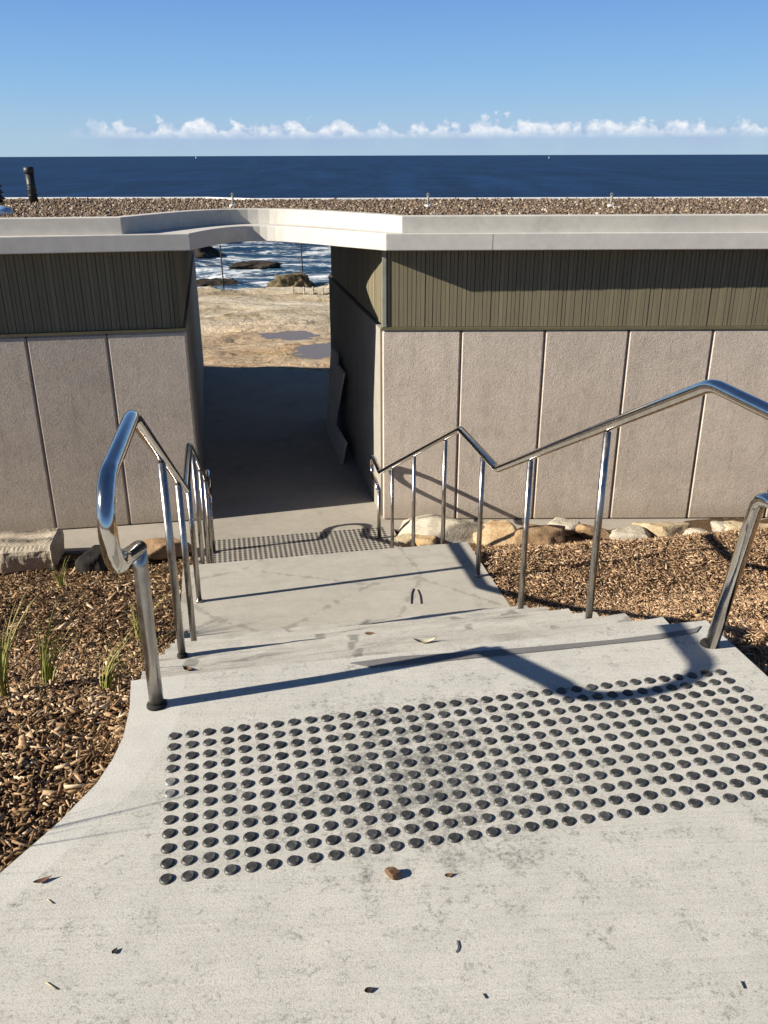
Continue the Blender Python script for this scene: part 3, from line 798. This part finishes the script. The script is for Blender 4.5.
# ------------------------------------------------------------------ building
LW0 = Vector((-1.965, 8.615)); LANG = math.radians(9.9); LD = Vector((-math.cos(LANG), -math.sin(LANG)))   # left facade runs outwards and towards the viewer
LN = Vector((LD.y, -LD.x));  LN = LN if LN.y > 0 else -LN                                                       # into the building
RX0, RY = -.014, 8.609
ZB, ZP, ZSL, ZST = -2.098, -.055, .73, .885
root = thing('beach_pavilion', 'low concrete building with olive boarded band and flat gravel roof facing the stairs', 'building', (-1, 9.2, -2.1))
def part(name, bm, mat, lab=None, bev=0, smooth=False):
    o = rel(bm_obj(name, bm, None, mat, smooth), root)
    if lab: o['label'] = lab
    if bev: bevel(o, bev, 1 if name == 'wall_panel' else 2)
    return o
# wing cores
e2 = Vector((E2.x, E2.y)); e1 = Vector((E1.x, E1.y))
jR0 = Vector((RX0, RY)); jL0 = LW0
def p2(v): return (v.x, v.y)
jRb = jR0 + e2 * 4.1
core_r = [jR0 + Vector((.10, .125)), Vector((9, RY + .125)), Vector((9, 15.0)), Vector((jRb.x + .1, 15.0)) if False else Vector((9, jRb.y)), jRb + e1 * .12]
part('wall_core', prism_bm([p2(v) for v in core_r], ZB, ZSL - .004), M['dark'])
jLb = jL0 + e2 * 7.6
core_l = [jL0 + LN * .125 - e1 * .13, jL0 + LD * 6.5 + LN * .125, jL0 + LD * 6.5 + LN * 7.5, jLb - e1 * .13]
part('wall_core', prism_bm([p2(v) for v in core_l], ZB, ZSL - .004), M['dark'])
# front wall panels
GAP = .007
xs = [RX0, .775, 1.610, 2.445, 3.285, 4.125, 4.965, 5.805, 6.645]
for a, b in zip(xs[:-1], xs[1:]):
    x0 = a + (0 if a == RX0 else GAP / 2); x1 = b - GAP / 2
    part('wall_panel', prism_bm([(x0, RY), (x1, RY), (x1, RY + .12), (x0 + (.022 if a == RX0 else 0), RY + .12)], ZB, ZP), M['panel'], bev=.017)
ls = [0.0, .765, 1.52, 2.275, 3.015, 3.765, 4.515]
for a, b in zip(ls[:-1], ls[1:]):
    s0 = a + (0 if a == 0 else GAP / 2); s1 = b - GAP / 2
    q = [jL0 + LD * s0, jL0 + LD * s1, jL0 + LD * s1 + LN * .12, jL0 + LD * s0 + LN * .12]
    part('wall_panel', prism_bm([p2(v) for v in q], ZB, ZP), M['panel'], bev=.017)
# joint sealant just behind the panels
part('joint_sealant', prism_bm([(RX0 + .1, RY + .024), (9, RY + .024), (9, RY + .034), (RX0 + .1, RY + .034)], ZB + .02, ZP - .02), M['sealant'])
q = [jL0 + LD * .1 + LN * .024, jL0 + LD * 5.2 + LN * .024, jL0 + LD * 5.2 + LN * .034, jL0 + LD * .1 + LN * .034]
part('joint_sealant', prism_bm([p2(v) for v in q], ZB + .02, ZP - .02), M['sealant'])
# passage walls
nr = e1
q = [jR0 + e2 * .124 + e1 * .004, jRb + e1 * .004, jRb + e1 * .12, jR0 + e2 * .124 + e1 * .115]
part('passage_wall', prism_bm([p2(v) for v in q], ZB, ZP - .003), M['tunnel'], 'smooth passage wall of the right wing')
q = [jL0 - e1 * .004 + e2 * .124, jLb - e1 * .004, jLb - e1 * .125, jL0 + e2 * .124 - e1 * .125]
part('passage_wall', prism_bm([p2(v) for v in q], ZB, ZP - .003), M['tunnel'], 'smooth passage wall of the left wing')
# flashing between panels and boards
part('flashing', prism_bm([(RX0 - .006, RY - .010), (9, RY - .010), (9, RY + .11), (RX0 + .012, RY + .11)], ZP + .004, ZP + .030), M['trim'])
q = [jL0 - LN * .010 - LD * .006, jL0 + LD * 6.3 - LN * .010, jL0 + LD * 6.3 + LN * .11, jL0 + LN * .11]
part('flashing', prism_bm([p2(v) for v in q], ZP + .004, ZP + .030), M['trim'])
# timber band: boards with open joints, one mesh per face
def boards(start, d, nrm, length, lab, pitch=.080, gap=.006, z0=ZP + .034, z1=ZSL - .003, off=.022, seed=1):
    bm = bmesh.new(); R = random.Random(seed); s = 0; cnt = 0
    while s < length - .03:
        wd = pitch * .5 * R.choice([.9, 1, 1, 1, 1.1]); cnt += 1
        e = min(s + wd - (gap if cnt % 2 else .003), length); o_ = off + R.uniform(-.0025, .0025)
        a = start + d * s + nrm * o_; b = start + d * e + nrm * o_
        prism_bm([p2(a), p2(b), p2(b + nrm * .024), p2(a + nrm * .024)], z0, z1, bm)
        s += wd
    return part('cladding', bm, M['clad'], lab)
boards(Vector((RX0 + .055, RY)), Vector((1, 0)), Vector((0, 1)), 8.5, 'olive boarded band of the right wing', seed=2)
boards(jL0 + LD * .10, LD, LN, 6.2, 'olive boarded band of the left wing', seed=3)
boards(jR0 + e2 * .06, e2, e1, 4.0, 'olive boards lining the passage on the right', seed=4, off=.03)
boards(jL0 + e2 * .03, e2, -e1, 7.4, 'olive boards lining the passage on the left', seed=5, off=.03)
part('corner_trim', prism_bm([(RX0 + .004, RY + .008), (RX0 + .046, RY + .008), (RX0 + .046, RY + .05), (RX0 + .004, RY + .05)], ZP + .032, ZSL - .002), M['corner'], bev=.004)
q = box_pts(jL0 + LD * .055 + LN * .010, LD, .04, LN, .05)
part('corner_trim', prism_bm([p2(v) for v in q], ZP + .032, ZSL - .002), M['trim'], bev=.004)
# roof slab: straight on both wings, scooped back over the stairs
def bez(p0, p1, p2_, p3, n=12):
    return [p0 * (1 - t) ** 3 + p1 * 3 * t * (1 - t) ** 2 + p2_ * 3 * t * t * (1 - t) + p3 * t ** 3 for t in [k / n for k in range(n + 1)]]
V2 = Vector
def slab_front(dl):
    """front edge from far left to far right, moved back by dl"""
    left0 = V2((-9.0, 7.22 + dl)); 
    if dl == 0:
        c = bez(V2((-1.815, 8.475)), V2((-1.70, 9.05)), V2((-1.55, 9.62)), V2((-1.02, 9.30)), 16)
        return [left0] + c + bez(V2((-1.02, 9.30)), V2((-.75, 9.12)), V2((-.5, 8.85)), V2((.026, 8.395)), 10)[1:] + [V2((9, 8.45))]
    c = bez(V2((-2.42, 8.40)), V2((-2.15, 8.95)), V2((-1.95, 9.75)), V2((-1.20, 9.62)), 18)
    return [V2((-9.0, 7.56 + dl))] + c + bez(V2((-1.20, 9.62)), V2((-.85, 9.54)), V2((-.45, 9.12)), V2((.176, 8.45)), 12)[1:] + [V2((9, 8.50))]
BACK = [V2((9, 14.55)), V2((-2.1, 14.6)), V2((-2.9, 15.1)), V2((-9, 15.2))]
sf = slab_front(0)
part('roof_slab', prism_bm([p2(v) for v in sf + BACK], ZSL, ZST), M['slab'], bev=.008)
uf = slab_front(.15); ub_ = []
for i, v in enumerate(uf):
    a = uf[max(0, i - 1)]; b = uf[min(len(uf) - 1, i + 1)]; t = (b - a).normalized(); n_ = V2((-t.y, t.x)); n_ = n_ if n_.y > 0 or abs(n_.x) > .8 else -n_
    if n_.x < -.5 and n_.y < .2: n_ = V2((-t.y, t.x))
    ub_.append(v + V2((-t.y, t.x)) * .14)
part('parapet', prism_bm([p2(v) for v in uf + ub_[::-1]], ZST - .003, 1.035), M['upstand'], bev=.006)
for x_ in (1.02, 5.2):
    part('slab_joint', prism_bm([(x_, 8.36), (x_ + .006, 8.36), (x_ + .006, 8.6), (x_, 8.6)] if False else [(x_, 8.3945 + (x_ - .026) * .00613), (x_ + .006, 8.3945 + (x_ - .026) * .00613), (x_ + .006, 8.44), (x_, 8.44)], ZSL + .006, ZST - .008), M['sealant'])
# white back capping
capl = BACK[::-1]
capb = []
cap_poly = [v for v in capl] + [v + V2((0, -.10)) for v in capl[::-1]]
part('roof_capping', prism_bm([p2(v) for v in cap_poly], ZST - .002, .918), M['cap'], bev=.004)
# gravel
def gravel():
    n = 52000
    x = rng.uniform(-7.2, 8.6, n); y = rng.uniform(8.6, 15.05, n)
    fy = np.interp(x, [v.x for v in ub_], [v.y for v in ub_]) + .06; by = np.interp(x, [-9, -2.9, -2.1, 9], [15.08, 14.98, 14.48, 14.43])
    k = (y > fy) & (y < by); x, y = x[k], y[k]; n = len(x)
    z = ZST + rng.uniform(-.002, .016, n)
    s = rng.uniform(.011, .024, n) * rng.choice([.8, 1, 1.3], n)
    base = np.array([[1, 0, 0], [-1, 0, 0], [0, 1, 0], [0, -1, 0], [0, 0, .8], [0, 0, -.8]], float)
    P = base[None] * s[:, None, None] * rng.uniform(.7, 1.3, (n, 6, 1)); P += rng.normal(0, .25, (n, 6, 3)) * s[:, None, None]
    a = rng.uniform(0, 6.28, n); c, si = np.cos(a)[:, None], np.sin(a)[:, None]
    P = np.stack([P[..., 0] * c - P[..., 1] * si, P[..., 0] * si + P[..., 1] * c, P[..., 2]], -1) + np.stack([x, y, z], -1)[:, None]
    f = np.array([[0, 2, 4], [2, 1, 4], [1, 3, 4], [3, 0, 4], [2, 0, 5], [1, 2, 5], [3, 1, 5], [0, 3, 5]])
    o = np_mesh('roof_gravel', P.reshape(-1, 3), (np.arange(n)[:, None, None] * 6 + f[None]).reshape(-1, 3), None, M['gravel'])
    rel(o, root); o['kind'] = 'stuff'
gravel()
bed = [v + V2((0, .01)) for v in ub_] + [v - V2((0, .13)) for v in BACK]
part('gravel_bed', prism_bm([p2(v) for v in bed], ZST + .002, ZST + .008), plain('gravel_base', (.20, .155, .115), .95, .1, 0, .3, 60))

# things on the roof
for px, lab in ((233, 'small grey anchor post on the roof above the passage'), (428, 'small pale anchor post on the roof near the middle of the right wing'), (611, 'small grey anchor post on the roof at the right')):
    b = unproj(px, 205, ZST + .03); b.z = ZST + .02
    th = thing('anchor_post', lab, 'anchor post', tuple(b), 'anchor posts along the roof edge')
    bm_obj('stem', tube_bm([Vector((0, 0, 0)), Vector((0, 0, .13))], .016, 8), th, M['corner'], True)
    bm_obj('eyelet', tube_bm([Vector((.016 * math.cos(t), 0, .145 + .016 * math.sin(t))) for t in [k * 2 * math.pi / 10 for k in range(11)]], .006, 6), th, M['corner'], True)
    bm_obj('foot', tube_bm([Vector((0, 0, -.01)), Vector((0, 0, .015))], .05, 10), th, M['cap'])
b = unproj(34, 202, ZST + .03)
th = thing('vent_pipe', 'black ribbed vent pipe standing upright on the gravel roof', 'vent pipe', (b.x, b.y, ZST + .02))
tp = Vector((-.008, 0, .50))
bm_obj('pipe', tube_bm([Vector((0, 0, 0)), tp * .82], .062, 16), th, M['black'], True)
bm_obj('cowl', tube_bm([tp * .80, tp * .82, tp * .97, tp], [.062, .076, .076, .05], 16), th, M['black'], True)
for k in (.2, .36, .5): bm_obj('rib', tube_bm([tp * k, tp * (k + .03)], .070, 16), th, M['black'], True)
b = unproj(-2, 202, ZST + .03)
th = thing('whirly_vent', 'black stacked cone vent at the left edge of the roof', 'roof vent', (b.x, b.y, ZST + .02))
bm_obj('pipe', tube_bm([Vector((0, 0, 0)), Vector((0, 0, .3))], .06, 14), th, M['black'], True)
for k in range(4): bm_obj('cone', tube_bm([Vector((0, 0, .05 + k * .085)), Vector((0, 0, .12 + k * .085))], [.12 - k * .012, .055], 16), th, M['black'], True)
b = unproj(-2, 211, ZST + .05)
th = thing('roof_skylight', 'pale blue domed skylight on the gravel at the left edge', 'skylight', (b.x, b.y, ZST + .01))
bm = bmesh.new(); bmesh.ops.create_uvsphere(bm, u_segments=20, v_segments=10, radius=1)
for v in bm.verts: v.co = Vector((v.co.x * .17, v.co.y * .17, max(0, v.co.z) * .07 + .03))
bm_obj('dome', bm, th, M['blue'], True)
bm_obj('kerb', tube_bm([Vector((0, 0, 0)), Vector((0, 0, .035))], .18, 20), th, M['cap'])

# stepped grey board leaning on the passage wall
def leaning_board():
    zf = -2.098
    def on(u, px, py):                                     # a point of the plane u seen at that pixel
        o = Vector((0, 0, H)); v = fw + r1 * ((px - 384) / F) + u1 * ((512 - py) / F)
        so = toS(o.x, o.y)[0]; sv = toS(v.x, v.y)[0]; t = (u - so) / sv
        q = o + v * t; a, b_ = toS(q.x, q.y); return a, b_, q.z
    def hit(px, py, u0, k_):                               # the board's plane: u = u0 + k (z - zf)
        v = fw + r1 * ((px - 384) / F) + u1 * ((512 - py) / F); su, sw = toS(v.x, v.y)
        t = (u0 + k_ * (H - zf)) / (su - k_ * v.z)
        return sw * t, H + v.z * t
    b0 = unproj(341, 464, zf); u0, w0 = toS(b0.x, b0.y); k_ = min(.09, (1.55 - u0) / 1.3)
    prof = [(w0, zf)] + [hit(x, y, u0, k_) for x, y in ((345, 443), (334, 424), (343, 373), (336.5, 364), (336, 353), (331, 348))]
    prof = [(a_, max(zf + .05, b_)) if i_ else (a_, b_) for i_, (a_, b_) in enumerate(prof)]
    prof += [(prof[-1][0] + .02, zf)]
    print('board', u0, k_, prof)
    lean = lambda z: u0 + k_ * (z - zf)
    bm = bmesh.new()
    a = [bm.verts.new(T(lean(z), w_, z)) for w_, z in prof]; b_ = [bm.verts.new(T(lean(z) + .03, w_, z)) for w_, z in prof]
    n = len(prof); bm.faces.new(a); bm.faces.new(b_[::-1])
    for i in range(n): bm.faces.new((a[i], a[(i + 1) % n], b_[(i + 1) % n], b_[i]))
    o = bm_obj('leaning_board', bm, None, M['board'])
    tag(o, 'grey board with a stepped top edge leaning on the right passage wall', 'board')
leaning_board()

# ------------------------------------------------------------------ boulders along the foot of the wall
BL = [  # left, right, top, bottom in the photograph, material, label
    (402, 476, 516, 545, 'st_pale', 'large pale lichen grey boulder just right of the stair foot'),
    (398, 418, 537, 548, 'st_tan', 'small tan stone in front of the large pale boulder, at its left end'),
    (415, 440, 536, 548, 'st_orange', 'small orange stone in front of the large pale boulder'),
    (481, 528, 525, 547, 'st_orange', 'rounded orange boulder right of the large pale boulder'),
    (524, 572, 526, 549, 'st_brown', 'brown boulder right of the rounded orange boulder'),
    (540, 574, 517, 531, 'st_pale', 'pale stone behind the brown boulder, against the footing'),
    (583, 612, 527, 540, 'st_brown', 'small brown stone between the brown boulder and the flat grey stone'),
    (620, 657, 531, 545, 'st_grey', 'flat grey stone at the edge of the wood mulch'),
    (643, 690, 523, 541, 'st_tan', 'wide tan boulder behind the flat grey stone'),
    (688, 718, 529, 546, 'st_pale', 'pale angular stone right of the wide tan boulder'),
    (716, 740, 523, 541, 'st_grey', 'greyish stone half behind the right newel post'),
    (737, 790, 526, 546, 'st_tan', 'yellowish boulder at the far right behind the right newel post'),
]
for i, (l, r, t, b, m, lab) in enumerate(BL):
    zf = -2.08
    pb = unproj((l + r) / 2, b, zf); pl_ = unproj(l, b, zf); pr_ = unproj(r, b, zf)
    wd = (pr_ - pl_).length * 1.12
    dep = wd * (.62 if wd > .3 else .8)
    hh = (b - t) / F * (pb - Vector((0, 0, H))).length / math.cos(math.radians(24)) * .66
    dep = min(dep, .55)
    rock('boulder', (pb.x, min(pb.y + dep * .5, 8.3 - dep * .1), zf - .07), (wd, dep, hh + .07), M[m], lab, 'boulder', 20 + i * 1.37, 'boulders along the foot of the wall', rot=random.uniform(-.3, .3), flat=.05)
# left side: tooled sandstone block and a black lump in place of the dark hollow
def sand_block():
    c = unproj(-16, 572, -2.08)
    bm = bmesh.new(); L, Dp, Hh = 1.25, .42, .25; nx, ny, nz = 60, 14, 8
    def P(i, j, k): 
        x = (i / nx - .5) * L; y = (j / ny - .5) * Dp; z = k / nz * Hh
        return x, y, z
    grid = {}
    for i in range(nx + 1):
        for j in range(ny + 1):
            for k in range(nz + 1):
                if i in (0, nx) or j in (0, ny) or k in (0, nz):
                    x, y, z = P(i, j, k)
                    q = Vector((x * 3, y * 3, z * 3))
                    d = .035 * mnoise.fractal(q, .9, 2, 4)
                    y2 = y - (d if j == 0 else -d * .3) - (.05 * math.sin(z / Hh * 2.5) if j == 0 else 0)
                    x2 = x + d * .8 * (1 if i == nx else (-1 if i == 0 else 0)) 
                    z2 = z + (d * .35 if k == nz else 0) - (.03 if k == nz and (j == 0 or i == nx) else 0)
                    if k == nz and j > 0:
                        s = ((x * 1.0 - y * .8) / .042) % 1.0
                        z2 += .010 * (abs(s - .5) * 2) ** 2
                    grid[i, j, k] = bm.verts.new((x2, y2, z2))
    def quad(a, b, c_, d): bm.faces.new((grid[a], grid[b], grid[c_], grid[d]))
    for i in range(nx):
        for j in range(ny): quad((i, j, nz), (i + 1, j, nz), (i + 1, j + 1, nz), (i, j + 1, nz)); quad((i, j, 0), (i, j + 1, 0), (i + 1, j + 1, 0), (i + 1, j, 0))
        for k in range(nz): quad((i, 0, k), (i + 1, 0, k), (i + 1, 0, k + 1), (i, 0, k + 1)); quad((i, ny, k), (i, ny, k + 1), (i + 1, ny, k + 1), (i + 1, ny, k))
    for j in range(ny):
        for k in range(nz): quad((0, j, k), (0, j, k + 1), (0, j + 1, k + 1), (0, j + 1, k)); quad((nx, j, k), (nx, j + 1, k), (nx, j + 1, k + 1), (nx, j, k + 1))
    o = bm_obj('sandstone_block', bm, None, sandstone('tooled_sandstone', (.36, .30, .22), (.50, .43, .33), (.58, .51, .41))); o.location = (c.x, c.y + .20, -2.10); o.rotation_euler.z = LANG * .8
    tag(o, 'long pale sandstone block with tooled diagonal grooves on top', 'stone block')
sand_block()
p = unproj(92, 571, -2.05); rock('boulder', (p.x, p.y + .12, -2.08), (.30, .24, .22), M['st_hollow'], 'small black lump standing in for the dark hollow beside the sandstone block', 'boulder', 61, 'boulders along the foot of the wall')  # black solid added to stand in for the shaded hollow under the block
p = unproj(158, 556, -2.05); rock('boulder', (p.x, p.y + .12, -2.08), (.5, .34, .16), M['st_brown'], 'low brown stone behind the left handrail by the pavement', 'boulder', 64, 'boulders along the foot of the wall')

# ------------------------------------------------------------------ grass tufts
def tuft(px, py, hgt, n, spread, lab, seed, at=None, lean=(0, 0)):
    R = random.Random(seed)
    if at is None:
        z = -.3
        for _ in range(12):
            p = unproj(px, py, z); z = float(gz(*toS(p.x, p.y)))
        base = Vector((p.x, p.y, z))
    else: base = Vector(at)
    th_v, th_f = [], []
    for b in range(n):
        a = R.uniform(0, 6.28); r = R.uniform(0, .025); h_ = hgt * R.uniform(.45, 1.0); out = spread * R.uniform(.2, 1.0) * h_
        d = Vector((math.cos(a), math.sin(a), 0)); side = Vector((-d.y, d.x, 0)); wd = R.uniform(.0024, .0046)
        p0 = d * r; seg = 6; i0 = len(th_v)
        tw = R.uniform(-.8, .8)
        for k in range(seg + 1):
            t = k / seg; c = p0 + d * (out * t ** 1.9) + Vector((lean[0] * t * t * h_, lean[1] * t * t * h_, h_ * (t - .16 * t * t * (1 + spread))))
            ww = wd * (1 - t ** 2 * .92); s_ = (side * math.cos(tw * t) + d * math.sin(tw * t)) * ww
            keel = Vector((0, 0, -ww * .5)) + d * ww * .5
            th_v += [c - s_, c + keel, c + s_]
        for k in range(seg):
            o_ = i0 + k * 3
            th_f += [(o_, o_ + 1, o_ + 4, o_ + 3), (o_ + 1, o_ + 2, o_ + 5, o_ + 4)]
    o = mesh('grass_tuft', th_v, th_f, None, M['grass'], True); o.location = base - Vector((0, 0, .01))
    tag(o, lab, 'grass tuft', 'grass tufts in the left bed')
tuft(4, 700, .60, 34, .45, 'tall grass tuft at the left edge of the picture', 1)
tuft(49, 690, .52, 26, .35, 'slender upright grass tuft right of the tall edge tuft', 2, lean=(.25, .1))
tuft(108, 694, .38, 24, .40, 'yellowish grass tuft beside the left corner of the stairs', 3, lean=(.45, .2))
tuft(62, 590, .40, 18, .35, 'small grass tuft in front of the sandstone block', 4)
tuft(100, 572, .25, 8, .4, 'wispy little grass tuft by the black lump', 5)
tuft(140, 640, .40, 24, .6, 'dry yellow grass tuft behind the left newel post', 6, lean=(.2, .2))
tuft(0, 0, .85, 16, .28, 'tall grass tuft outside the left of the frame casting thin shadows', 8, at=(-1.62, 1.46, -.06))
tuft(0, 0, .75, 26, .6, 'bushy grass tuft left of the frame shading the wood mulch', 9, at=(-2.25, 1.75, -.06))
tuft(0, 0, .7, 26, .6, 'bushy grass tuft left of the frame farther down the bed', 10, at=(-2.35, 2.35, -.10))

# ------------------------------------------------------------------ litter on the concrete
def leaf(px, py, z, L, Wd, rot, mat, lab, curl=.3, cat='dead leaf', name='dead_leaf', seed=0):
    p = unproj(px, py, z); bm = bmesh.new(); n, m = 8, 4; g = []
    for i in range(n + 1):
        t = i / n; row = []
        for j in range(m + 1):
            s = j / m - .5; wv = Wd * math.sin(math.pi * min(1, max(.02, t)) ** .8)
            row.append((L * (t - .5), s * wv, curl * L * ((t - .5) ** 2 * 1.3 + (s * 1.5) ** 2 * .5 * Wd / L) + .002 + .0015 * mnoise.noise(Vector((i, j, seed)))))
        g.append(row)
    top = [[bm.verts.new(v) for v in row] for row in g]; bot = [[bm.verts.new((v[0], v[1], v[2] - .0012)) for v in row] for row in g]
    for i in range(n):
        for j in range(m):
            bm.faces.new((top[i][j], top[i + 1][j], top[i + 1][j + 1], top[i][j + 1])); bm.faces.new((bot[i][j], bot[i][j + 1], bot[i + 1][j + 1], bot[i + 1][j]))
    o = bm_obj(name, bm, None, mat, True); o.location = p + Vector((0, 0, .001)); o.rotation_euler.z = rot
    return tag(o, lab, cat)
def twig(pxs, z, r, mat, lab):
    pts = [unproj(x, y, z) + Vector((0, 0, r + .001)) for x, y in pxs]; c = pts[0].copy()
    o = bm_obj('twig', tube_bm([q - c for q in fillet(pts, [.02] * len(pts), 4)], r, 6), None, mat, True); o.location = c
    return tag(o, lab, 'twig')
p = unproj(394, 876, 0); rock('pebble', (p.x, p.y, -.002), (.040, .026, .022), M['leaf'], 'brown pebble lying just below the tactile studs', 'pebble', 91, sub=3)
leaf(449, 876, 0, .022, .012, .3, M['leaf'], 'tiny brown leaf right of the brown pebble', seed=1)
leaf(43, 881, 0.002, .042, .013, .5, M['leaf'], 'curled grey brown leaf on the pale edging', seed=2)
leaf(115, 952, 0, .016, .011, 1.1, M['twig'], 'small dark leaf scrap on the near path left', seed=3)
leaf(369, 991, 0, .020, .013, .4, M['twig'], 'small dark leaf scrap near the bottom of the picture', seed=4)
leaf(188, 670, -.15, .040, .022, -.4, M['leaf'], 'brown leaf on the top step beside the newel post', .5, seed=5)
leaf(425, 642.5, -.15, .09, .022, .12, M['leafpale'], 'long bleached leaf on the steps near the middle', .5, seed=6)
leaf(370, 634, -.30, .045, .024, 0, M['leaf'], 'flat brownish leaf on the steps left of the bleached leaf', .1, seed=7)
leaf(704, 672, .004, .030, .010, .2, M['leaf'], 'brown leaf lying on the far right corner of the stud field', .4, seed=8)
twig([(46, 983), (57, 990)], 0, .0012, M['straw'], 'short straw stalk at the bottom left of the path')
twig([(47, 900), (53, 904)], 0, .0012, M['straw'], 'short straw stalk near the edging')
twig([(457, 941), (459, 948), (456, 953)], 0, .0012, M['twig'], 'thin dark twig on the near path right of the middle')
twig([(483, 994), (486, 999)], 0, .0012, M['twig'], 'short dark twig at the bottom right of the middle')
twig([(411, 604), (411.5, 594), (413.5, 589)], -1.05, .0028, M['twig'], 'straight dark twig on the landing, left of a pair')
twig([(417.5, 590), (420, 596), (421, 604)], -1.05, .0028, M['twig'], 'bent dark twig on the landing, right of a pair')
twig([(741, 982), (744, 989)], 0, .0014, M['twig'], 'thin dark twig at the bottom right of the path')
